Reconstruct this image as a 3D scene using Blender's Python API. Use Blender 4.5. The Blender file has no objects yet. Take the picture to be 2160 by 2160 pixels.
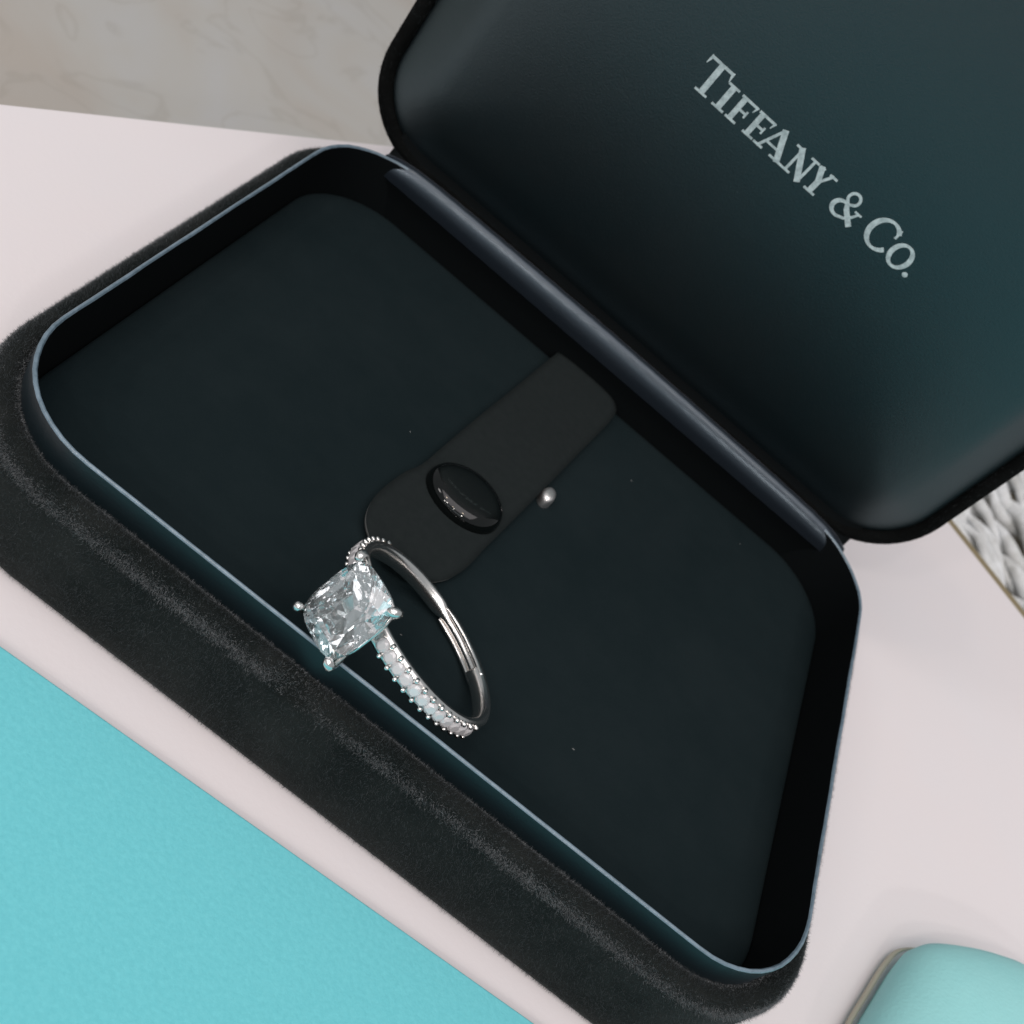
import bpy, bmesh, math, random
import numpy as np
from mathutils import Vector, Matrix

random.seed(7); rng = np.random.default_rng(7)
sc = bpy.context.scene
COL = sc.collection
MM = 0.001
ZT = 16.0                     # table lies 16 mm below the rim of the box base

def V(x, y, z):               # millimetres with z measured from the rim -> metres above the table
    return Vector((x*MM, y*MM, (z+ZT)*MM))

# ------------------------------------------------------------------ camera
cam = bpy.data.cameras.new('camera'); cam_o = bpy.data.objects.new('camera', cam); COL.objects.link(cam_o)
RM = ((0.7641, 0.33556, 0.55095), (0.63436, -0.54599, -0.54725), (0.11718, 0.76766, -0.63005))
m = Matrix.Identity(4)
for i in range(3):
    m[i][0] = RM[0][i]; m[i][1] = -RM[1][i]; m[i][2] = -RM[2][i]
m.translation = V(-15.67212, -98.3109, 76.36838)
cam_o.matrix_world = m
cam.sensor_width = 36; cam.lens = 2420.75/2160*36
cam.clip_start = 0.005; cam.clip_end = 20
cam.dof.use_dof = True; cam.dof.focus_distance = 0.104; cam.dof.aperture_fstop = 62
sc.camera = cam_o

# ------------------------------------------------------------------ light
sc.view_settings.view_transform = 'Standard'
sc.view_settings.look = 'None'
sc.view_settings.exposure = 0.0
sc.view_settings.gamma = 1.0
w = bpy.data.worlds.new('World'); sc.world = w; w.use_nodes = True
bg = w.node_tree.nodes['Background']
bg.inputs['Color'].default_value = (0.92, 0.97, 1.0, 1); bg.inputs['Strength'].default_value = 0.32

def area_lamp(name, loc, target, sx, sy, radiance, color):
    l = bpy.data.lights.new(name, 'AREA'); l.shape = 'RECTANGLE'; l.size = sx; l.size_y = sy
    l.energy = radiance*math.pi*sx*sy; l.color = color
    o = bpy.data.objects.new(name, l); COL.objects.link(o)
    o.location = loc
    o.rotation_euler = (Vector(target)-Vector(loc)).to_track_quat('-Z', 'Y').to_euler()
    return o
area_lamp('overhead_fill_lamp', (0.05, -0.40, 1.20), (0.0, -0.05, 0), 1.4, 1.1, 1.9, (1.0, 0.935, 0.945))  # added soft overhead fill for table and stone, not a known ceiling lamp
area_lamp('side_panel_lamp', (-0.62, -0.28, 0.62), (0, 0, 0), 0.15, 0.15, 9.0, (1.0, 0.95, 0.93))
area_lamp('strip_lamp', (0.0, -1.2, 0.62), (0, 0, 0), 0.9, 0.16, 1.2, (0.85, 0.95, 1.0))
def bulb(loc, watt, r=0.026, color=(1.0, 0.93, 0.85)):
    l = bpy.data.lights.new('ceiling_spot_bulb', 'POINT'); l.energy = watt; l.shadow_soft_size = r; l.color = color
    o = bpy.data.objects.new('ceiling_spot_bulb', l); COL.objects.link(o); o.location = loc
for loc, wt in (((-0.62, -1.05, 0.80), 5.0), ((-0.46, -1.05, 0.92), 5.0), ((-0.05, -1.05, 0.95), 5.0), ((0.42, -1.10, 0.75), 5.0),
                ((-0.35, -0.25, 1.05), 1.6), ((-0.10, -0.75, 1.05), 1.6), ((0.3, -0.5, 1.1), 1.6)):
    bulb(loc, wt, color=(1.0, 0.80, 0.58) if wt < 2 else (1.0, 0.94, 0.88))

cy = sc.cycles
cy.use_denoising = True
cy.max_bounces = 16; cy.transmission_bounces = 14; cy.glossy_bounces = 8; cy.diffuse_bounces = 4
cy.sample_clamp_indirect = 6.0; cy.caustics_refractive = True; cy.caustics_reflective = False
cy.blur_glossy = 0.3

# ------------------------------------------------------------------ materials
def mat(name, base, rough=0.6, metal=0.0, spec=0.5, sheen=0.0, sheen_rough=0.5, sheen_tint=(1, 1, 1), coat=0.0, coat_rough=0.1, stint=None, ior=1.5,
        noise=None, bump=None, rvar=None):
    """noise=(scale per metre, amount, other colour); bump=(scale, distance in mm, strength)"""
    M = bpy.data.materials.new(name); M.use_nodes = True
    nt = M.node_tree; b = nt.nodes['Principled BSDF']
    b.inputs['Base Color'].default_value = (*base, 1); b.inputs['Roughness'].default_value = rough
    b.inputs['Metallic'].default_value = metal; b.inputs['Specular IOR Level'].default_value = spec
    b.inputs['Sheen Weight'].default_value = sheen; b.inputs['Sheen Roughness'].default_value = sheen_rough
    b.inputs['Sheen Tint'].default_value = (*sheen_tint, 1)
    b.inputs['Coat Weight'].default_value = coat; b.inputs['Coat Roughness'].default_value = coat_rough
    b.inputs['IOR'].default_value = ior
    if stint: b.inputs['Specular Tint'].default_value = (*stint, 1)
    tc = nt.nodes.new('ShaderNodeTexCoord')
    if noise:
        n = nt.nodes.new('ShaderNodeTexNoise'); n.inputs['Scale'].default_value = noise[0]; n.inputs['Detail'].default_value = 6
        n.inputs['Roughness'].default_value = 0.65
        nt.links.new(tc.outputs['Object'], n.inputs['Vector'])
        r = nt.nodes.new('ShaderNodeValToRGB'); r.color_ramp.elements[0].position = 0.38; r.color_ramp.elements[1].position = 0.66
        r.color_ramp.elements[0].color = (*base, 1)
        r.color_ramp.elements[1].color = (*[base[i]*(1-noise[1])+noise[2][i]*noise[1] for i in range(3)], 1)
        nt.links.new(n.outputs['Fac'], r.inputs['Fac']); nt.links.new(r.outputs['Color'], b.inputs['Base Color'])
    if bump:
        n2 = nt.nodes.new('ShaderNodeTexNoise'); n2.inputs['Scale'].default_value = bump[0]; n2.inputs['Detail'].default_value = 5
        nt.links.new(tc.outputs['Object'], n2.inputs['Vector'])
        bp = nt.nodes.new('ShaderNodeBump'); bp.inputs['Distance'].default_value = bump[1]*MM; bp.inputs['Strength'].default_value = bump[2]
        nt.links.new(n2.outputs['Fac'], bp.inputs['Height']); nt.links.new(bp.outputs['Normal'], b.inputs['Normal'])
    return M

M_velvet = mat('black_velvet', (0.0075, 0.0100, 0.0100), 1.0, spec=0.05, sheen=0.10, sheen_rough=0.4, sheen_tint=(0.8, 0.85, 0.85),
               noise=(110, 1.0, (0.0185, 0.0205, 0.0200)), bump=(2500, 0.12, 0.7))
M_nap = mat('velvet_fibre', (0.046, 0.055, 0.060), 0.7, spec=0.25)
M_hilite = mat('highlight_fibre', (0.18, 0.19, 0.20), 0.7, spec=0.3)  # pale fibre colour standing in for the highlight on the velvet edge
M_velvet_lid = mat('lid_velvet', (0.0035, 0.004, 0.004), 1.0, spec=0.05, noise=(260, 1.0, (0.0055, 0.006, 0.006)), bump=(2500, 0.12, 0.7))  # darker copy of the velvet, the lid rim's shade put into its colour
M_lip = mat('satin_binding', (0.004, 0.010, 0.013), 0.40, spec=0.5, sheen=0.03, sheen_tint=(0.6, 0.75, 0.9), bump=(3000, 0.03, 0.5))
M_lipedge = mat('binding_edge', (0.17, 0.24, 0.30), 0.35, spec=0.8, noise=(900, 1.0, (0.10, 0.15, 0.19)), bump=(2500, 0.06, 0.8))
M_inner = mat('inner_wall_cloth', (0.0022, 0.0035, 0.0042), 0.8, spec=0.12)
M_pad = mat('suede_pad', (0.0078, 0.0145, 0.0168), 0.95, spec=0.08, noise=(60, 1.0, (0.0108, 0.0180, 0.0205)), bump=(4500, 0.06, 0.8))
M_strap = mat('suede_strap', (0.0145, 0.0188, 0.0195), 0.95, spec=0.08, noise=(900, 1.0, (0.0168, 0.0212, 0.0220)), bump=(6000, 0.03, 0.6))
M_strapedge = mat('strap_cut_edge', (0.11, 0.115, 0.115), 0.95, spec=0.1)
M_hinge = mat('satin_hinge', (0.004, 0.007, 0.011), 0.27, spec=0.85, stint=(0.72, 0.86, 1.0), sheen=0.2, sheen_tint=(0.8, 0.85, 1.0), bump=(4000, 0.02, 0.5))
M_satin = mat('black_satin', (0.0030, 0.0055, 0.0070), 0.40, spec=1.0, stint=(0.68, 0.93, 1.0), ior=1.50, noise=(60, 1.0, (0.005, 0.0065, 0.0075)), bump=(4200, 0.035, 0.8))
M_foil = mat('silver_foil_print', (0.60, 0.70, 0.72), 0.55, metal=0.15, noise=(1600, 1.0, (0.36, 0.44, 0.46)))
M_button = mat('black_enamel', (0.003, 0.004, 0.004), 0.05, spec=0.5)
M_stud = mat('brushed_metal', (0.90, 0.87, 0.86), 0.42, metal=1.0)
M_silver = mat('white_gold', (0.88, 0.86, 0.84), 0.24, metal=1.0, bump=(900, 0.05, 0.25))
M_board = mat('white_board', (0.80, 0.752, 0.768), 0.55, spec=0.35, noise=(28, 1.0, (0.790, 0.755, 0.776)), bump=(1500, 0.05, 0.4))
M_strip = mat('tan_strip', (0.25, 0.20, 0.11), 0.5)
M_card = mat('turquoise_card', (0.158, 0.575, 0.640), 0.8, spec=0.2, noise=(2300, 1.0, (0.178, 0.615, 0.680)), bump=(1700, 0.09, 0.6))
M_pouch = mat('pale_turquoise_suede', (0.33, 0.71, 0.72), 0.85, spec=0.2, sheen=0.05, noise=(120, 1.0, (0.35, 0.73, 0.74)), bump=(2200, 0.08, 0.7))
M_cord = mat('tan_piping', (0.46, 0.43, 0.35), 0.7, bump=(1500, 0.05, 0.4))
M_yarn = mat('white_wool', (0.78, 0.80, 0.82), 0.95, spec=0.1, sheen=0.2, noise=(160, 0.8, (0.42, 0.42, 0.40)), bump=(900, 0.4, 0.7))
M_yarnbase = mat('wool_backing', (0.13, 0.115, 0.085), 1.0, spec=0.05, noise=(150, 1.0, (0.20, 0.18, 0.14)))
M_lint = mat('lint', (0.3, 0.31, 0.31), 0.9)

def gem_mat(name, col, ior, milky):
    M = bpy.data.materials.new(name); M.use_nodes = True
    b = M.node_tree.nodes['Principled BSDF']
    b.inputs['Base Color'].default_value = (*col, 1); b.inputs['Roughness'].default_value = 0.0
    b.inputs['Transmission Weight'].default_value = 1.0-milky; b.inputs['IOR'].default_value = ior
    return M
M_gem = gem_mat('clear_gem', (0.92, 0.98, 1.0), 2.3, 0.08)
M_pave = gem_mat('small_gem', (0.97, 0.95, 0.975), 2.2, 0.60)

def stone_mat():
    M = bpy.data.materials.new('mottled_stone'); M.use_nodes = True
    nt = M.node_tree; b = nt.nodes['Principled BSDF']; b.inputs['Roughness'].default_value = 0.6
    tc = nt.nodes.new('ShaderNodeTexCoord')
    n = nt.nodes.new('ShaderNodeTexNoise'); n.inputs['Scale'].default_value = 14; n.inputs['Detail'].default_value = 5; n.inputs['Distortion'].default_value = 0.6
    nt.links.new(tc.outputs['Object'], n.inputs['Vector'])
    r = nt.nodes.new('ShaderNodeValToRGB')
    e = r.color_ramp.elements; e[0].position = 0.36; e[1].position = 0.64
    e[0].color = (0.445, 0.41, 0.37, 1); e[1].color = (0.475, 0.48, 0.485, 1)
    k = e.new(0.5); k.color = (0.465, 0.455, 0.43, 1)
    nt.links.new(n.outputs['Fac'], r.inputs['Fac'])
    # thin wandering veins
    n2 = nt.nodes.new('ShaderNodeTexNoise'); n2.inputs['Scale'].default_value = 26; n2.inputs['Detail'].default_value = 3; n2.inputs['Distortion'].default_value = 1.5
    nt.links.new(tc.outputs['Object'], n2.inputs['Vector'])
    r2 = nt.nodes.new('ShaderNodeValToRGB'); f = r2.color_ramp.elements
    f[0].position = 0.47; f[0].color = (0, 0, 0, 1); f[1].position = 0.53; f[1].color = (0, 0, 0, 1)
    g = f.new(0.50); g.color = (0.22, 0.22, 0.22, 1)
    nt.links.new(n2.outputs['Fac'], r2.inputs['Fac'])
    mx = nt.nodes.new('ShaderNodeMixRGB'); mx.inputs['Color2'].default_value = (0.29, 0.26, 0.22, 1)
    nt.links.new(r2.outputs['Color'], mx.inputs['Fac']); nt.links.new(r.outputs['Color'], mx.inputs['Color1'])
    nt.links.new(mx.outputs['Color'], b.inputs['Base Color'])
    return M
M_stone = stone_mat()

# ------------------------------------------------------------------ helpers
def link(name, me, material, parent=None, smooth=True):
    o = bpy.data.objects.new(name, me); COL.objects.link(o)
    if material and not me.materials: me.materials.append(material)
    if parent: o.parent = parent
    if smooth:
        for pl in me.polygons: pl.use_smooth = True
    return o
def mesh(name, verts, faces, material, parent=None, smooth=True):
    me = bpy.data.meshes.new(name); me.from_pydata([tuple(v) for v in verts], [], faces); me.update()
    bm = bmesh.new(); bm.from_mesh(me); bmesh.ops.recalc_face_normals(bm, faces=bm.faces); bm.to_mesh(me); bm.free()
    return link(name, me, material, parent, smooth)
def empty(name, loc, label, cat, group=None):
    o = bpy.data.objects.new(name, None); COL.objects.link(o); o.location = loc; o.empty_display_size = 0.005
    o['label'] = label; o['category'] = cat
    if group: o['group'] = group
    return o
def reparent(o, parent):      # children are written in world coordinates; the parent only stands at the thing's base
    o.parent = parent; o.matrix_parent_inverse = Matrix.Translation(-parent.location)
def rr(hx, hy, r, n=12):      # rounded rectangle, counter-clockwise
    pts = []
    for cx, cy_, a0 in ((hx-r, hy-r, 0), (-hx+r, hy-r, 90), (-hx+r, -hy+r, 180), (hx-r, -hy+r, 270)):
        for i in range(n+1):
            a = math.radians(a0+90*i/n); pts.append((cx+r*math.cos(a), cy_+r*math.sin(a)))
    # subdivide the straight runs so that soft dents and bows are possible
    out = []
    for i, p in enumerate(pts):
        q = pts[(i+1) % len(pts)]; k = 24 if i % (n+1) == n else 1      # the same count in every loop
        for j in range(k): out.append((p[0]+(q[0]-p[0])*j/k, p[1]+(q[1]-p[1])*j/k))
    return out
def loft(loops, closed_first=False, closed_last=False):
    n = len(loops[0]); verts = [p for l in loops for p in l]; faces = []
    for k in range(len(loops)-1):
        for i in range(n):
            j = (i+1) % n; faces.append((k*n+i, k*n+j, (k+1)*n+j, (k+1)*n+i))
    if closed_first: faces.append(tuple(range(n-1, -1, -1)))
    if closed_last: faces.append(tuple((len(loops)-1)*n+i for i in range(n)))
    return verts, faces
def tube(path, rad, k=10, caps=True):
    """path: Vectors (metres); rad: number or list (metres)"""
    loops = []; N = len(path); up = None
    for i, p in enumerate(path):
        t = (path[min(i+1, N-1)]-path[max(i-1, 0)]).normalized()
        if up is None: up = t.orthogonal().normalized()
        up = (up-t*up.dot(t)).normalized(); s = t.cross(up)
        r = rad[i] if hasattr(rad, '__len__') else rad
        loops.append([p+up*math.cos(2*math.pi*j/k)*r+s*math.sin(2*math.pi*j/k)*r for j in range(k)])
    return loft(loops, caps, caps)

# ------------------------------------------------------------------ setting
def poly_slab(name, pts, z0, z1, material, bevel=0.0):
    bm = bmesh.new()
    top = [bm.verts.new(V(x, y, z1)) for x, y in pts]
    f = bm.faces.new(top)
    ex = bmesh.ops.extrude_face_region(bm, geom=[f])
    for v in ex['geom']:
        if isinstance(v, bmesh.types.BMVert): v.co.z = (z0+ZT)*MM
    bmesh.ops.recalc_face_normals(bm, faces=bm.faces)
    if bevel: bmesh.ops.bevel(bm, geom=bm.edges[:], offset=bevel*MM, segments=3, affect='EDGES', profile=0.5)
    me = bpy.data.meshes.new(name); bm.to_mesh(me); bm.free()
    return link(name, me, material, smooth=False)
CO = (-6.4, 131.4)
u = Vector((-0.507, -0.862)); v_ = Vector((0.911, -0.41))
board = [CO, (CO[0]+u.x*520, CO[1]+u.y*520), (0, -640), (620, -500), (CO[0]+v_.x*560, CO[1]+v_.y*560)]
tb = poly_slab('tabletop', board[::-1], -34, -16, M_board, 0.35); tb['kind'] = 'structure'
fl = mesh('floor', [V(-2500, -2500, -95), V(2500, -2500, -95), V(2500, 2500, -95), V(-2500, 2500, -95)], [(0, 1, 2, 3)], M_stone, smooth=False)
fl['kind'] = 'structure'
# tan strip along the far right edge of the board
a = Vector((CO[0], CO[1])); d2 = v_.normalized(); nrm = Vector((-d2.y, d2.x))
q = [a+nrm*0.02, a+nrm*2.6, a+nrm*2.6+d2*560, a+nrm*0.02+d2*560]
tr = poly_slab('edge_strip', [(p.x, p.y) for p in q], -24, -16.25, M_strip, 0.2); tr['kind'] = 'structure'

# ------------------------------------------------------------------ jewellery box
HX, HY, R0 = 45.0, 35.34, 11.2
NX = -8.6                     # where the thumb catch dents the front edge
box = empty('jewelry_box', V(0, 0, -16), 'open black velvet jewelry box with padded satin lid standing on the white table', 'jewelry box')
def base_loop(off, z, notch=0.0, wob=0.0):
    out = []
    for i_, (x, y) in enumerate(rr(HX+off, HY+off, max(R0+off*0.9, 1))):
        dz = 0; dy = 0
        if notch and y < -HY:                       # small dent of the thumb catch in the front edge
            g = math.exp(-((x-NX)/1.5)**2); dz = -1.3*notch*g; dy = 0.6*notch*g
        k_ = wob*(0.6*math.sin(i_*0.9)+0.4*math.sin(i_*2.3+1)+0.5*math.sin(i_*0.23))
        l_ = math.hypot(x, y); out.append(V(x+k_*x/l_, y+dy+k_*y/l_, z+dz+k_*0.7))
    return out
prof = [(1.6, -16.0, 0), (2.3, -15.9, 0), (2.75, -15.5, 0), (2.95, -14.8, 0), (3.0, -12, 0), (3.0, -8, 0), (2.99, -6.4, .05), (2.98, -5.6, .12), (2.97, -5.1, .25), (2.95, -4.7, .4), (2.91, -4.3, .6), (2.84, -3.9, .8), (2.7, -3.5, 1), (2.52, -3.22, 1),
        (2.3, -3.0, 1), (1.8, -2.75, 1), (1.2, -2.8, .8), (0.7, -3.1, .3), (0.3, -3.6, 0)]
vs, fs = loft([base_loop(*q) for q in prof], closed_first=True)
shell = mesh('base_shell', vs, fs, M_velvet); reparent(shell, box)

lipp = [(0.26, -4.2), (0.27, -1.0), (0.22, -0.2)]
vs, fs = loft([base_loop(*q) for q in lipp]); lo = mesh('lining_collar', vs, fs, M_lip); reparent(lo, box)
edge = [(0.22, -0.2), (0.17, -0.10), (0.08, -0.01), (-0.03, 0.01), (-0.10, -0.03), (-0.15, -0.12), (-0.2, -0.2)]
vs, fs = loft([base_loop(q[0], q[1], 0, 0.035*(1 if k > 1 else 0.3)) for k, q in enumerate(edge)]); le = mesh('collar_edge', vs, fs, M_lipedge); reparent(le, box)
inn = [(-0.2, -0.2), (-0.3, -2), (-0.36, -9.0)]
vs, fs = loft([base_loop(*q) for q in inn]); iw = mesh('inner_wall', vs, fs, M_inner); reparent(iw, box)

# suede pad: a slab with softly rounded edge
def pad_z(x, y): return -7.5
pl_ = [(-0.45, -10.0), (-0.45, -8.0), (-0.6, -7.7), (-1.0, -7.52), (-1.8, -7.5), (-14, -7.45), (-28, -7.45)]
vs, fs = loft([base_loop(*q) for q in pl_], closed_last=True); pad = mesh('pad', vs, fs, M_pad); reparent(pad, box)

# satin hinge strip: runs up the back inner wall, rolls over the back edge and into the lid
def hinge_section(x):
    t = (x-0.5)/40.5; b = max(0.0, 1-t*t)
    e_ = abs(t)**18; hz = (0.42+0.55*b)*(1-e_)-0.75*e_; hy = 0.35+0.25*b
    pts = [(HY-1.42, -2.6), (HY-1.40, -1.9), (HY-1.15, -0.95+hz*0.4), (HY-0.55+hy*.3, hz*0.88-0.12), (HY+0.15+hy*.5, hz+0.05),
           (HY+0.6+hy*.5, hz-0.22), (HY+1.15, hz-0.85), (HY+1.7, 0.0), (HY+2.0, 1.2), (HY+2.2, 3.0)]
    return pts
xs = np.linspace(-40.0, 41.0, 60); hv = []; hf = []; sec = len(hinge_section(0))
for i, x in enumerate(xs):
    for (y, z) in hinge_section(x): hv.append(V(x+random.uniform(-.02, .02), y, z+0.04*math.sin(x*1.9)))
for i in range(len(xs)-1):
    for k in range(sec-1): hf.append((i*sec+k, i*sec+k+1, (i+1)*sec+k+1, (i+1)*sec+k))
hg = mesh('hinge_strip', hv, hf, M_hinge); reparent(hg, box)
hg.data.materials.append(M_inner)
for i, pg in enumerate(hg.data.polygons):
    if i % (sec-1) >= 5: pg.material_index = 1     # the part that dives under the lid is the plain black cloth
lnv = []; lnf = []
for i, x in enumerate(xs):
    for (y, z) in ((HY-0.52, -9.0), (HY-0.70, -5.5), (HY-1.00, -3.6), (HY-1.30, -2.7), (HY-1.36, -2.4)): lnv.append(V(x+random.uniform(-.02, .02), y, z))
for i in range(len(xs)-1):
    for k in range(4): lnf.append((i*5+k, i*5+k+1, (i+1)*5+k+1, (i+1)*5+k))
hl = mesh('back_lining', lnv, lnf, M_inner); reparent(hl, box)
md = hg.modifiers.new('sub', 'SUBSURF'); md.levels = 1; md.render_levels = 2

# strap over the pad, held by a snap button
def catmull(pts, n=8, closed=True):
    out = []; N = len(pts)
    rngi = range(N) if closed else range(N-1)
    for i in rngi:
        p0, p1, p2, p3 = (pts[(i+k) % N] if closed else pts[min(max(i+k, 0), N-1)] for k in (-1, 0, 1, 2))
        for j in range(n):
            t = j/n
            out.append(tuple(0.5*(2*p1[a]+(p2[a]-p0[a])*t+(2*p0[a]-5*p1[a]+4*p2[a]-p3[a])*t*t+(3*p1[a]-p0[a]-3*p2[a]+p3[a])*t**3) for a in (0, 1)))
    return out
# outline split in a left and a right side so that the strap can be built as ribs across
left = [(-6.4, 35.0), (-7.2, 30.0), (-8.6, 20.5), (-9.95, 11.6), (-11.1, 3.5), (-11.75, -1.0), (-12.75, -4.0), (-13.45, -8.0), (-13.55, -11.0), (-12.9, -13.6), (-11.3, -15.5), (-9.2, -16.5)]
right = [(3.6, 34.7), (4.75, 31.9), (3.2, 20.8), (1.75, 10.8), (0.5, 2.6), (-0.3, -2.6), (-0.75, -5.4), (-1.15, -8.6), (-1.7, -10.9), (-2.7, -13.2), (-4.6, -15.4), (-7.2, -16.5)]
L_ = catmull(left, 4, False)+[left[-1]]; R_ = catmull(right, 4, False)+[right[-1]]
def strap_z(y, s):            # s across -1..1
    z = -6.15
    if y > 25: z += 0.010*(y-25)**1.6
    z += 0.35*math.exp(-((y-12)/9)**2)
    if y < -4: z += 0.02*(-4-y)**1.2*(0.4-0.6*s)
    return z-0.35*abs(s)**3
nx = 12; sv = []; sf = []
for i in range(len(L_)):
    for j in range(nx+1):
        s = j/nx; x = L_[i][0]*(1-s)+R_[i][0]*s; y = L_[i][1]*(1-s)+R_[i][1]*s
        sv.append(V(x, y, strap_z(y, 2*s-1)))
for i in range(len(L_)-1):
    for j in range(nx): sf.append((i*(nx+1)+j, i*(nx+1)+j+1, (i+1)*(nx+1)+j+1, (i+1)*(nx+1)+j))
strap = mesh('strap', sv, sf, M_strap); reparent(strap, box)
strap.data.materials.append(M_strapedge)
md = strap.modifiers.new('thick', 'SOLIDIFY'); md.thickness = 0.55*MM; md.offset = -1; md.material_offset_rim = 1

# snap button: a glossy oval dome
def dome(cx, cy_, z, ax, ay, h, rings=10, seg=40, tilt=0.0):
    loops = []
    prof = [(1.0, 0.0), (1.0, 0.08), (0.99, 0.26), (0.965, 0.46), (0.925, 0.64), (0.87, 0.755), (0.79, 0.855), (0.69, 0.92), (0.56, 0.96), (0.40, 0.984), (0.2, 0.996), (0.06, 1.0)]
    for r, zz in prof:
        loops.append([V(cx+ax*r*math.cos(2*math.pi*k/seg)-tilt*ay*r*math.sin(2*math.pi*k/seg), cy_+ay*r*math.sin(2*math.pi*k/seg), z+h*zz) for k in range(seg)])
    return loft(loops, False, True)
vs, fs = dome(-5.75, -1.45, -6.35, 4.95, 4.1, 2.0, tilt=-0.02)
bt = mesh('snap_button', vs, fs, M_button); reparent(bt, box)
bt.parent = strap; bt.matrix_parent_inverse = Matrix.Translation(-box.location)
vs, fs = dome(2.45, 9.3, -7.4, 0.95, 1.45, 1.6, seg=24)
st = mesh('snap_stud', vs, fs, M_stud); reparent(st, box)

# lid, opened upright behind the base
YL, LX, LZ, LC, RL = 36.7, 47.5, 38.6, 37.2, 11.5
def lid_loop(inset, y):
    return [V(x, y, LC+z) for x, z in rr(LX-inset, LZ-inset, max(RL-inset*0.9, 1.5))]
lp = [(6, YL+15), (1.5, YL+14.4), (0.2, YL+13), (0, YL+11), (0, YL+2.2), (0.06, YL+1.2), (0.3, YL+0.5), (0.75, YL+0.1), (1.25, YL+0.02), (1.75, YL+0.25), (2.1, YL+0.8), (2.2, YL+2.4)]
vs, fs = loft([lid_loop(*q) for q in lp], closed_first=True); ls = mesh('lid_shell', vs, fs, M_velvet_lid); reparent(ls, box)
def panel_y(dist, z): return YL+0.95-1.8*(1-math.exp(-dist/5.5))-2.7*(1-((z-60)/62)**2)*min(max(dist, 0)/6, 1)   # the padding is fullest above the middle
insets = [2.15, 2.2, 2.35, 2.6, 3.0, 3.6, 4.4, 5.4, 6.8, 8.2, 10, 12, 14, 16, 18, 20, 22, 24, 26, 28, 30, 32, 34, 36]
loops = []
for ii, q in enumerate(insets):
    loops.append([V(x, YL+2.6 if ii == 0 else panel_y(q-2.2, LC+z), LC+z) for x, z in rr(LX-q, LZ-q, max(RL-q*0.9, 1.5))])
vs, fs = loft(loops, closed_last=True); pn = mesh('lid_panel', vs, fs, M_satin); reparent(pn, box)

# silver lettering printed on the satin panel: every glyph from pen strokes of its own width
def stroke_mesh(strokes, lift):
    verts = []; faces = []
    for si, (pts, wd) in enumerate(strokes):
        n = len(pts); b0 = len(verts)
        for i, (x, z) in enumerate(pts):
            wv = wd[i] if hasattr(wd, '__len__') else wd
            p0 = pts[max(i-1, 0)]; p1 = pts[min(i+1, n-1)]
            dx, dz = p1[0]-p0[0], p1[1]-p0[1]; l = math.hypot(dx, dz) or 1
            ox, oz = -dz/l*wv/2, dx/l*wv/2
            for s in (1, -1):
                X, Z = x+ox*s, z+oz*s+0.53
                X = -15.2+(X+15.2)*0.9894
                dist = min(LX-abs(X), LZ-abs(Z-LC))-2.2
                for dep in (0.0, 1.0):
                    verts.append(V(X, panel_y(dist, Z)-0.03-0.004*si-lift+dep*0.12, Z))
        for i in range(n-1):
            a = b0+i*4; c = a+4
            faces += [(a, a+2, c+2, c), (a+1, c+1, c+3, a+3), (a, c, c+1, a+1), (a+2, a+3, c+3, c+2)]
        faces += [(b0, b0+1, b0+3, b0+2), (b0+4*(n-1), b0+4*(n-1)+2, b0+4*(n-1)+3, b0+4*(n-1)+1)]
    return verts, faces
B0, H1, H2 = 31.9, 35.1, 36.05
def hbar(x0, x1, z, w_=0.28): return ([(x0, z), (x1, z)], w_)
def vbar(x, z0, z1, w_): return ([(x, z0), (x, z1)], w_)
def serif(x0, x1, z=None): z = B0+0.13 if z is None else z; return hbar(x0, x1, z, 0.27)
def ell(cx, cz, rx, rz, a0, a1, thick, thin, n=28, rot=0.0):
    pts = []; wd = []
    for i in range(n+1):
        a = math.radians(a0+(a1-a0)*i/n)
        pts.append((cx+rx*math.cos(a), cz+rz*math.sin(a))); wd.append(thin+(thick-thin)*abs(math.cos(a+rot))**1.4)
    return pts, wd
def letter_f(x):
    return [vbar(x+0.62, B0, H1, 0.66), serif(x, x+1.55), hbar(x+0.1, x+2.5, H1-0.15, 0.3), ([(x+2.42, H1-0.02), (x+2.2, H1-0.85)], [0.30, 0.10]),
            hbar(x+0.6, x+1.85, 33.55, 0.27), ([(x+1.8, 33.95), (x+1.8, 33.1)], [0.26, 0.24]), serif(x+0.1, x+1.2, H1-0.13)]
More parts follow.
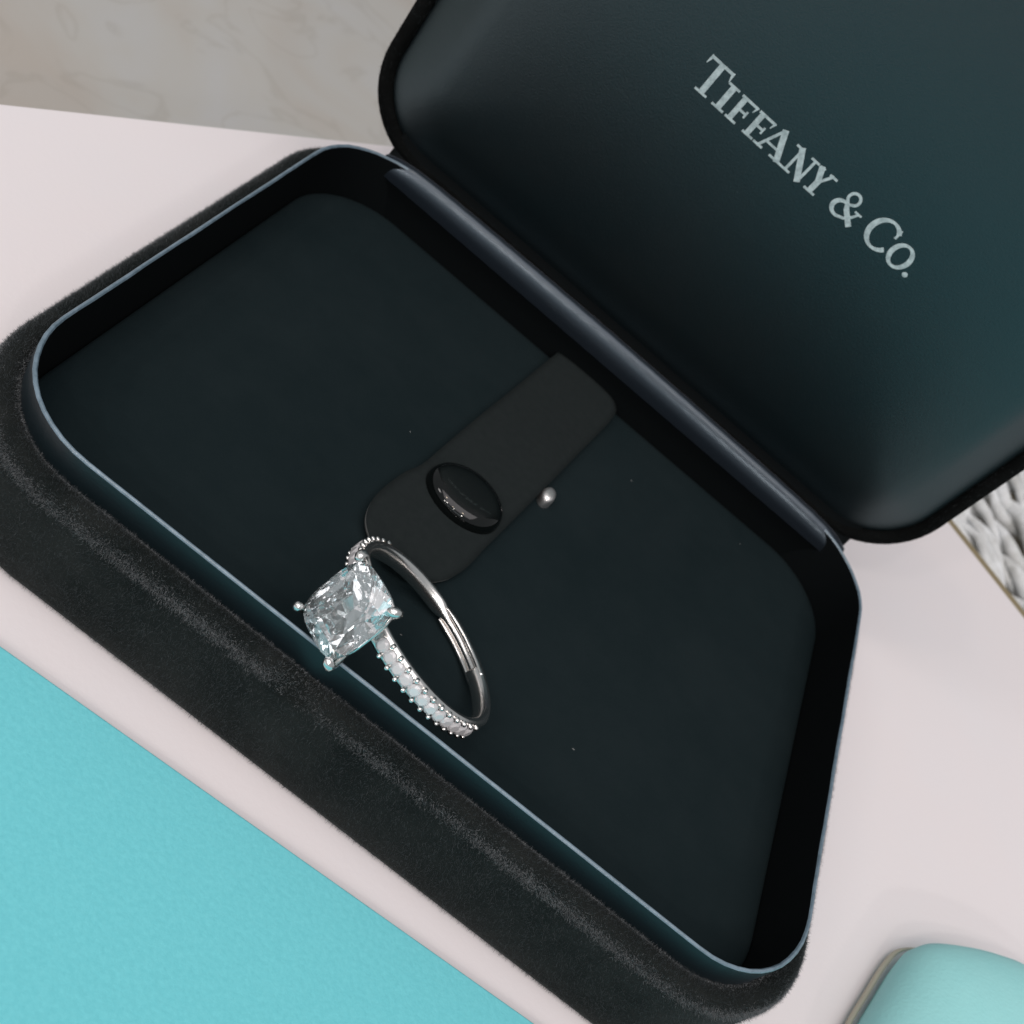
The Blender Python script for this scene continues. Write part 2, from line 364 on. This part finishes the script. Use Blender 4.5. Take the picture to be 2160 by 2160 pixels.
glyphs = [
    [vbar(-14.25, B0, H2, 0.74), serif(-15.15, -13.42), hbar(-15.8, -12.7, H2-0.17, 0.34), ([(-15.72, H2), (-15.92, H2-1.1)], [0.42, 0.10]), ([(-12.78, H2), (-12.58, H2-1.1)], [0.42, 0.10])],
    [vbar(-11.72, B0, H1, 0.74), serif(-12.58, -10.88), serif(-12.5, -10.94, H1-0.13)],
    letter_f(-10.55), letter_f(-7.9),
    [([(-4.15, 35.25), (-5.55, B0)], 0.33), ([(-4.2, 35.3), (-2.55, B0)], 0.74), serif(-6.2, -4.85), serif(-3.75, -1.55), hbar(-5.1, -3.1, 33.0, 0.27)],
    [vbar(-1.25, B0, H1, 0.34), ([(-1.45, H1+0.02), (0.75, B0-0.06)], 0.72), vbar(0.72, B0, H1, 0.34), serif(-2.0, -0.6), serif(-2.15, -1.1, H1-0.13), serif(0.1, 1.3, H1-0.13)],
    [vbar(2.5, B0, 33.6, 0.70), ([(2.55, 33.4), (1.65, H1)], 0.70), ([(2.55, 33.45), (3.45, H1)], 0.34), serif(1.7, 3.28), serif(1.45, 2.2, H1-0.13), serif(2.95, 4.05, H1-0.13)],
    [ell(6.95, 34.72, 0.72, 0.72, -60, 240, 0.36, 0.34), ([(6.45, 34.25), (7.1, 33.35), (8.75, 32.0)], [0.34, 0.62, 0.66]), ([(7.4, 34.2), (6.7, 33.75)], 0.32),
     ell(6.55, 32.95, 1.05, 0.92, 80, 285, 0.58, 0.34), ([(6.8, 32.06), (7.6, 32.35), (8.25, 33.1), (8.55, 33.75)], [0.34, 0.34, 0.32, 0.28]), hbar(8.0, 9.0, 33.8, 0.24)],
    [ell(12.25, 33.95, 1.72, 1.88, 38, 322, 0.72, 0.34), ([(13.5, 35.75), (13.5, 34.55)], [0.18, 0.34])],
    [ell(15.5, 33.5, 1.22, 1.45, 0, 360, 0.64, 0.32, 40)],
    [([(17.14, 32.30), (17.3, 32.30), (17.5, 32.30), (17.7, 32.30), (17.84, 32.30)], [0.15, 0.52, 0.64, 0.52, 0.15])],
]
for k, g in enumerate(glyphs):
    vs, fs = stroke_mesh(g, 0.001*k)
    o = mesh('letter' if k < 7 or k in (8, 9) else ('ampersand' if k == 7 else 'full_stop'), vs, fs, M_foil, smooth=False)
    o.parent = pn; o.matrix_parent_inverse = Matrix.Translation(-box.location)

# velvet pile: short fibres standing off the velvet skin
def pile(name, src, count, keep, lmin, lmax, parent, material=None):
    me = src.data; me.calc_loop_triangles()
    co = np.array([v.co for v in me.vertices]); tri = np.array([t.vertices for t in me.loop_triangles]); nv = np.array([v.normal for v in me.vertices])
    A, Bv, Cv = co[tri[:, 0]], co[tri[:, 1]], co[tri[:, 2]]
    cen = (A+Bv+Cv)/3; ar = np.linalg.norm(np.cross(Bv-A, Cv-A), axis=1)/2
    wgt = ar*keep(cen/MM-np.array([0, 0, ZT]), tri, nv)
    idx = rng.choice(len(tri), size=count, p=wgt/wgt.sum())
    r1 = np.sqrt(rng.random(count))[:, None]; r2 = rng.random(count)[:, None]
    P = A[idx]*(1-r1)+Bv[idx]*r1*(1-r2)+Cv[idx]*r1*r2
    N = nv[tri[idx, 0]]*(1-r1)+nv[tri[idx, 1]]*r1*(1-r2)+nv[tri[idx, 2]]*r1*r2
    lean = rng.normal(size=(count, 3))*0.55
    # clumps of pile lean together
    q_ = P*np.array([310., 290., 420.])
    lean += 0.22*np.stack([np.sin(q_[:, 0]+2.1*np.sin(q_[:, 0]*.37+q_[:, 2])), np.sin(q_[:, 0]*1.7+1.3+2.4*np.sin(q_[:, 0]*.23)), 0.6*np.sin(q_[:, 0]*.61+2)], 1)
    Dv = N+lean; Dv /= np.linalg.norm(Dv, axis=1)[:, None]
    ln = (lmin+(lmax-lmin)*rng.random(count)**2.2)[:, None]*MM
    S = np.cross(Dv, rng.normal(size=(count, 3))); S /= np.linalg.norm(S, axis=1)[:, None]
    hw = 0.014*MM
    verts = np.concatenate([P-S*hw, P+S*hw, P+Dv*ln], 0)
    F = np.stack([np.arange(count), np.arange(count)+count, np.arange(count)+2*count], 1)
    m2 = bpy.data.meshes.new(name); m2.vertices.add(len(verts)); m2.vertices.foreach_set('co', verts.ravel())
    m2.loops.add(count*3); m2.loops.foreach_set('vertex_index', F.ravel().astype(np.int32))
    m2.polygons.add(count); m2.polygons.foreach_set('loop_start', (np.arange(count)*3).astype(np.int32))
    m2.update(calc_edges=True)
    o = link(name, m2, material or M_nap, smooth=False); o['kind'] = 'stuff'; reparent(o, parent)
    return o
pile('velvet_pile', shell, 170000, lambda c, t, n: np.where((c[:, 2] > -15.9) & (c[:, 2] < -2.6), np.where(c[:, 2] > -4.6, 2.6, 1.0)*(np.where(c[:, 1] > 34, .15, 1)), 0.0), 0.12, 0.62, box)
def edge_highlight(c, t, n):          # paler fibres paint a highlight along the rounded edge, unevenly
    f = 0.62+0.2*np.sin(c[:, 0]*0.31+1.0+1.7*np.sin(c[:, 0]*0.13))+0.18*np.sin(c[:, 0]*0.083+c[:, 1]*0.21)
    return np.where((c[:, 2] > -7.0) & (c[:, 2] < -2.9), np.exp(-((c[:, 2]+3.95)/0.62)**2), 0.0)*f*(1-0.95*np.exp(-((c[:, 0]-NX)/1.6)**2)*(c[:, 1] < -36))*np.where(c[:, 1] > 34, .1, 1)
pile('highlight_pile', shell, 75000, edge_highlight, 0.10, 0.45, box, M_hilite)
pile('velvet_pile', ls, 9000, lambda c, t, n: np.where(c[:, 1] < YL+3, 1.0, 0.0)*np.where(c[:, 2] < 40, 1, 0.2), 0.12, 0.5, box)

# lint on the pad and strap
lv = []; lf = []
for k in range(6):
    x = random.uniform(-40, 40); y = random.uniform(-32, 30); z = -7.38
    a = random.uniform(0, 6.28); l = random.uniform(0.04, 0.16); wd = 0.03; b = len(lv)
    c_, s_ = math.cos(a), math.sin(a)
    for (p, q_, h_) in ((-l, -wd, 0), (l, -wd, 0.03), (l, wd, 0.03), (-l, wd, 0), (0, 0, 0.07)):
        lv.append(V(x+p*c_-q_*s_, y+p*s_+q_*c_, z+h_))
    lf += [(b, b+1, b+4), (b+1, b+2, b+4), (b+2, b+3, b+4), (b+3, b, b+4)]
lt = mesh('lint', lv, lf, M_lint, smooth=False); lt['kind'] = 'stuff'; reparent(lt, box)

# ------------------------------------------------------------------ ring, leaning with its head on the front rim
RC = Vector((-2.29264, -25.3745, -1.87003)); g = Vector((-0.55625, -0.67277, 0.48782)).normalized()
n = Vector((0.26178, 0.41528, 0.87121)); n = (n-g*n.dot(g)).normalized(); tg = n.cross(g)
ring = empty('ring', V(RC.x, RC.y, -7.4), 'silver ring with large clear square stone leaning on the front rim of the box', 'ring')
def RP(phi, rad, nn):
    p = RC+n*nn+(g*math.cos(phi)+tg*math.sin(phi))*rad
    return V(p.x, p.y, p.z)
def arc(a0, a1, sect, steps):
    """sect(phi deg) -> (r_in, r_out, n0, n1)"""
    loops = []
    for i in range(steps+1):
        ph = a0+(a1-a0)*i/steps; ri, ro, n0, n1 = sect(ph); c = min(ro-ri, n1-n0)*0.28; a = math.radians(ph)
        loops.append([RP(a, ro, n0+c), RP(a, ro, n1-c), RP(a, ro-c, n1), RP(a, ri+c, n1), RP(a, ri, n1-c), RP(a, ri, n0+c), RP(a, ri+c, n0), RP(a, ro-c, n0)])
    return loft(loops, True, True)
RI = 9.05
def sm(x): x = min(max(x, 0), 1); return x*x*(3-2*x)
def sect_main(ph):
    t = sm((abs(ph)-80)/40)
    return (RI, 10.0+0.08*t, -0.98+0.06*t, 0.98-0.06*t)
def part(name, vf, material, smooth=True, parent=None):
    o = mesh(name, vf[0], vf[1], material, smooth=smooth)
    p = parent or ring
    o.parent = p; o.matrix_parent_inverse = Matrix.Translation(-ring.location)
    return o
def sect_one(ph):
    ri, ro, n0, n1 = sect_main(ph); t = sm((-146-ph)/14); h = n1*(1-0.56*t)
    return (ri+0.06*t, ro-0.12*t-0.1*sm((-195-ph)/20), -h, h)
part('shank', arc(-214, 165, sect_one, 190), M_silver)
# adjustable back: the narrow end of the shank slides between two rails
for s in (-1, 1):
    def sect_rail(ph, s=s):
        e = 1-0.65*sm((ph-198)/10); c = 0.675*s
        return (RI+0.03+0.25*(1-e), 10.06-0.3*(1-e), c-0.235*e, c+0.235*e)
    part('rail', arc(158, 208 if s > 0 else 205, sect_rail, 44), M_silver)

# pave stones and the beads that hold them
def brilliant(seg=8):
    pts = []
    for r, z, ph in ((0.30, 0.22, 0), (0.46, 0.10, .5), (0.5, 0.0, 0), (0.5, -0.04, .5), (0.26, -0.22, 0), (0.02, -0.40, 0)):
        for k in range(seg):
            a = 2*math.pi*(k+ph)/seg; pts.append((r*math.cos(a), r*math.sin(a), z))
    bm = bmesh.new()
    for q in pts: bm.verts.new(Vector(q)*MM)
    bmesh.ops.convex_hull(bm, input=bm.verts)
    bmesh.ops.dissolve_limit(bm, angle_limit=0.02, verts=bm.verts, edges=bm.edges)
    loose = [v for v in bm.verts if not v.link_faces]; bmesh.ops.delete(bm, geom=loose, context='VERTS')
    bmesh.ops.recalc_face_normals(bm, faces=bm.faces)
    me = bpy.data.meshes.new('pave_stone'); bm.to_mesh(me); bm.free(); me.materials.append(M_pave)
    return me
pave_me = brilliant()
bv = []; bf = []
def bead(c, r, axis):
    b = len(bv); e1 = axis.orthogonal().normalized(); e2 = axis.cross(e1)
    segs = 8; rows = ((1.0, -0.9), (1.0, 0.0), (0.86, 0.5), (0.5, 0.86))
    for rr_, zz in rows:
        for k in range(segs):
            a = 2*math.pi*k/segs; bv.append(c+(e1*math.cos(a)+e2*math.sin(a))*rr_*r+axis*zz*r)
    for i in range(len(rows)-1):
        for k in range(segs): bf.append((b+i*segs+k, b+i*segs+(k+1) % segs, b+(i+1)*segs+(k+1) % segs, b+(i+1)*segs+k))
    bf.append(tuple(b+(len(rows)-1)*segs+k for k in range(segs)))
STEP = 6.7
for side in (-1, 1):
    for k in range(12):
        ph = math.radians(side*(16+STEP*k))
        ax = (g*math.cos(ph)+tg*math.sin(ph)); tt = (-g*math.sin(ph)+tg*math.cos(ph))
        o = bpy.data.objects.new('pave_stone', pave_me); COL.objects.link(o); o.parent = ring
        mw = Matrix((( n.x, tt.x, ax.x, 0), (n.y, tt.y, ax.y, 0), (n.z, tt.z, ax.z, 0), (0, 0, 0, 1)))
        sz = 1.34
        mw = Matrix.Translation(RP(ph, 10.14, 0)-ring.location) @ mw @ Matrix.Rotation(random.uniform(0, .7), 4, 'Z') @ Matrix.Scale(sz, 4)
        o.matrix_local = mw
        ph2 = math.radians(side*(16+STEP*(k+0.5)))
        a2 = (g*math.cos(ph2)+tg*math.sin(ph2))
        for nn in (-0.74, 0.74):
            bead(RP(ph2, 10.2, nn), 0.25*MM, a2)
            # scalloped side wall between the beads
part('bead_setting', (bv, bf), M_silver)

# centre stone: long cushion, many facets
GC = RC+g*13.05+n*(-0.25)+tg*(-0.20)            # girdle centre
rotz = math.radians(-5.5)
e1 = n*math.cos(rotz)+tg*math.sin(rotz); e2 = -n*math.sin(rotz)+tg*math.cos(rotz)
def GP(a, b, h):
    p = GC+e1*a+e2*b+g*h
    return V(p.x, p.y, p.z)
def cushion(a, ax, ay, e=3.7):
    c, s = math.cos(a), math.sin(a)
    k = (abs(c/ax)**e+abs(s/ay)**e)**(-1/e)
    return k*c, k*s
def stone_pts():
    AX, AY = 3.85, 3.30; P = []
    N = 32
    for k in range(N):
        a = 2*math.pi*k/N
        x, y = cushion(a, AX, AY)
        P += [(x, y, 0.07), (x, y, -0.09)]
    for k in range(8):                           # crown break
        a = 2*math.pi*k/8; x, y = cushion(a, AX, AY); P.append((x*.86, y*.86, 0.56))
    for k in range(8):                           # table
        a = 2*math.pi*(k+.5)/8; x, y = cushion(a, AX, AY, 3.6); P.append((x*.64, y*.64, 0.98))
    for k in range(8):                           # pavilion mains
        a = 2*math.pi*(k+.5)/8; x, y = cushion(a, AX, AY); P.append((x*.62, y*.62, -1.62))
    for k in range(8):
        a = 2*math.pi*k/8; x, y = cushion(a, AX, AY); P.append((x*.34, y*.34, -2.46))
    P += [(0.35, 0, -3.05), (-0.35, 0, -3.05)]
    return P
bm = bmesh.new()
for q in stone_pts(): bm.verts.new(GP(*q))
bmesh.ops.convex_hull(bm, input=bm.verts)
bmesh.ops.dissolve_limit(bm, angle_limit=0.01, verts=bm.verts, edges=bm.edges)
loose = [v for v in bm.verts if not v.link_faces]; bmesh.ops.delete(bm, geom=loose, context='VERTS')
bmesh.ops.recalc_face_normals(bm, faces=bm.faces)
me = bpy.data.meshes.new('center_stone'); bm.to_mesh(me); bm.free()
cs = link('center_stone', me, M_gem, smooth=False); cs.parent = ring; cs.matrix_parent_inverse = Matrix.Translation(-ring.location)

# claws and basket
for sa, sb in ((-1, -1), (-1, 1), (1, 1), (1, -1)):
    top = (3.55*sa, 2.95*sb)
    pth = [GP(1.3*sa, 0.9*sb, -3.3), GP(2.0*sa, 1.6*sb, -2.4), GP(2.95*sa, 2.45*sb, -1.2), GP(3.60*sa, 3.06*sb, -0.25), GP(3.64*sa, 3.10*sb, 0.22), GP(3.44*sa, 2.92*sb, 0.56), GP(3.20*sa, 2.70*sb, 0.74)]
    rad = [0.42, 0.40, 0.40, 0.42, 0.49, 0.46, 0.28]
    part('prong', tube(pth, [r*MM for r in rad], 10), M_silver)
gl = []
for k in range(48):
    x, y = cushion(2*math.pi*k/48, 3.35, 2.75); gl.append((x, y))
def ringtube(pts, h, r, k=8):
    loops = []; N = len(pts)
    for i in range(N):
        p = GP(*pts[i], h); t = (GP(*pts[(i+1) % N], h)-GP(*pts[i-1], h)).normalized(); s = g.cross(t).normalized()
        loops.append([p+(s*math.cos(2*math.pi*j/k)+g*math.sin(2*math.pi*j/k))*r*MM for j in range(k)])
    loops.append(loops[0]); vs, fs = [p for l in loops[:-1] for p in l], []
    for i in range(N):
        for j in range(k): fs.append((i*k+j, i*k+(j+1) % k, ((i+1) % N)*k+(j+1) % k, ((i+1) % N)*k+j))
    return vs, fs
part('gallery_rail', ringtube(gl, -1.05, 0.27), M_silver)
part('base_rail', ringtube([(x*.5, y*.5) for x, y in gl], -2.55, 0.27), M_silver)

# ------------------------------------------------------------------ turquoise card in front
card = poly_slab('paper_card', [(-46, -45.1), (360, -29.3), (350, -430), (70, -415)], -15.98, -14.8, M_card, 0.18)  # outline carried on out of view so the lid reflects turquoise
card['label'] = 'flat turquoise textured paper card lying on the white table in front of the black box'; card['category'] = 'card'

# ------------------------------------------------------------------ pale turquoise pouch, lower right
pouch = empty('pouch', V(95, -25, -16), 'pale turquoise soft pouch with tan piping on the table right of the black box', 'pouch')
outl = [(60.5, -40), (62.0, -27), (64.3, -19.4), (66.6, -13.4), (69.0, -7.6), (71.3, -4.2), (76.1, -0.9), (81.9, 2.0), (88.0, 4.0), (98, 4.2), (110, 0), (120, -12), (122, -35), (110, -55), (85, -60), (66, -54)]
ol = catmull(outl, 6); cxp, cyp = 92, -26
def pl(f, z): return [V(cxp+(x-cxp)*f, cyp+(y-cyp)*f, z) for x, y in ol]
vs, fs = loft([pl(.93, -15.9), pl(.975, -15.2), pl(1.0, -13.4), pl(1.0, -11.6), pl(.98, -10.3), pl(.945, -9.2), pl(.89, -8.2), pl(.81, -7.35), pl(.70, -6.7), pl(.54, -6.2), pl(.35, -5.9), pl(.12, -5.8)], True, True)
o = mesh('pouch_body', vs, fs, M_pouch); reparent(o, pouch)
path = [V(cxp+(x-cxp)*1.012, cyp+(y-cyp)*1.012, -14.9) for x, y in ol[:36]]
vs, fs = tube(path, [(0.08+0.26*min(1, (len(path)-1-i)/10))*MM for i in range(len(path))], 8); o = mesh('piping', vs, fs, M_cord); reparent(o, pouch)

# ------------------------------------------------------------------ woolly throw behind the right edge
throw = empty('knitted_throw', V(110, 120, -30), 'chunky grey and white woollen throw behind the right edge of the white table', 'throw')
p0 = Vector((CO[0], CO[1]))
def TP(al, ac, z): q = p0+d2*al+nrm*ac; return V(q.x, q.y, z)
bs = [TP(30, 1.8, -33), TP(330, 1.8, -33), TP(330, 150, -33), TP(30, 150, -33)]
bb = [TP(30, 1.8, -37), TP(330, 1.8, -37), TP(330, 150, -37), TP(30, 150, -37)]
o = mesh('backing', bs+bb, [(0, 1, 2, 3), (7, 6, 5, 4), (0, 4, 5, 1), (1, 5, 6, 2), (2, 6, 7, 3), (3, 7, 4, 0)], M_yarnbase, smooth=False); reparent(o, throw)
for r in range(22):
    slope = random.uniform(0.10, 0.34); a0 = 5.5+r*6.6
    for half in (0, 1):
        pth = []; rad = []
        phs = random.uniform(0, 6.28)
        for k in range(90):
            al = 40+k*2.6; tw = al*0.30+phs+math.pi*half
            ac = a0-slope*(al-125)+1.2*math.sin(al*0.11+r*1.7)+1.5*math.cos(tw)
            z = -27.0+1.5*math.sin(tw)+0.8*math.sin(al*.2+r)
            if ac < 5.2: break
            pth.append(TP(al, ac, z)); rad.append((1.35+0.45*math.sin(al*0.33+r*2.1+half))*MM)
        if len(pth) < 6: continue
        for e_ in range(3): rad[-1-e_] *= 0.35+0.2*e_
        vs, fs = tube(pth, rad, 8); o = mesh('yarn_strand', vs, fs, M_yarn); reparent(o, throw)
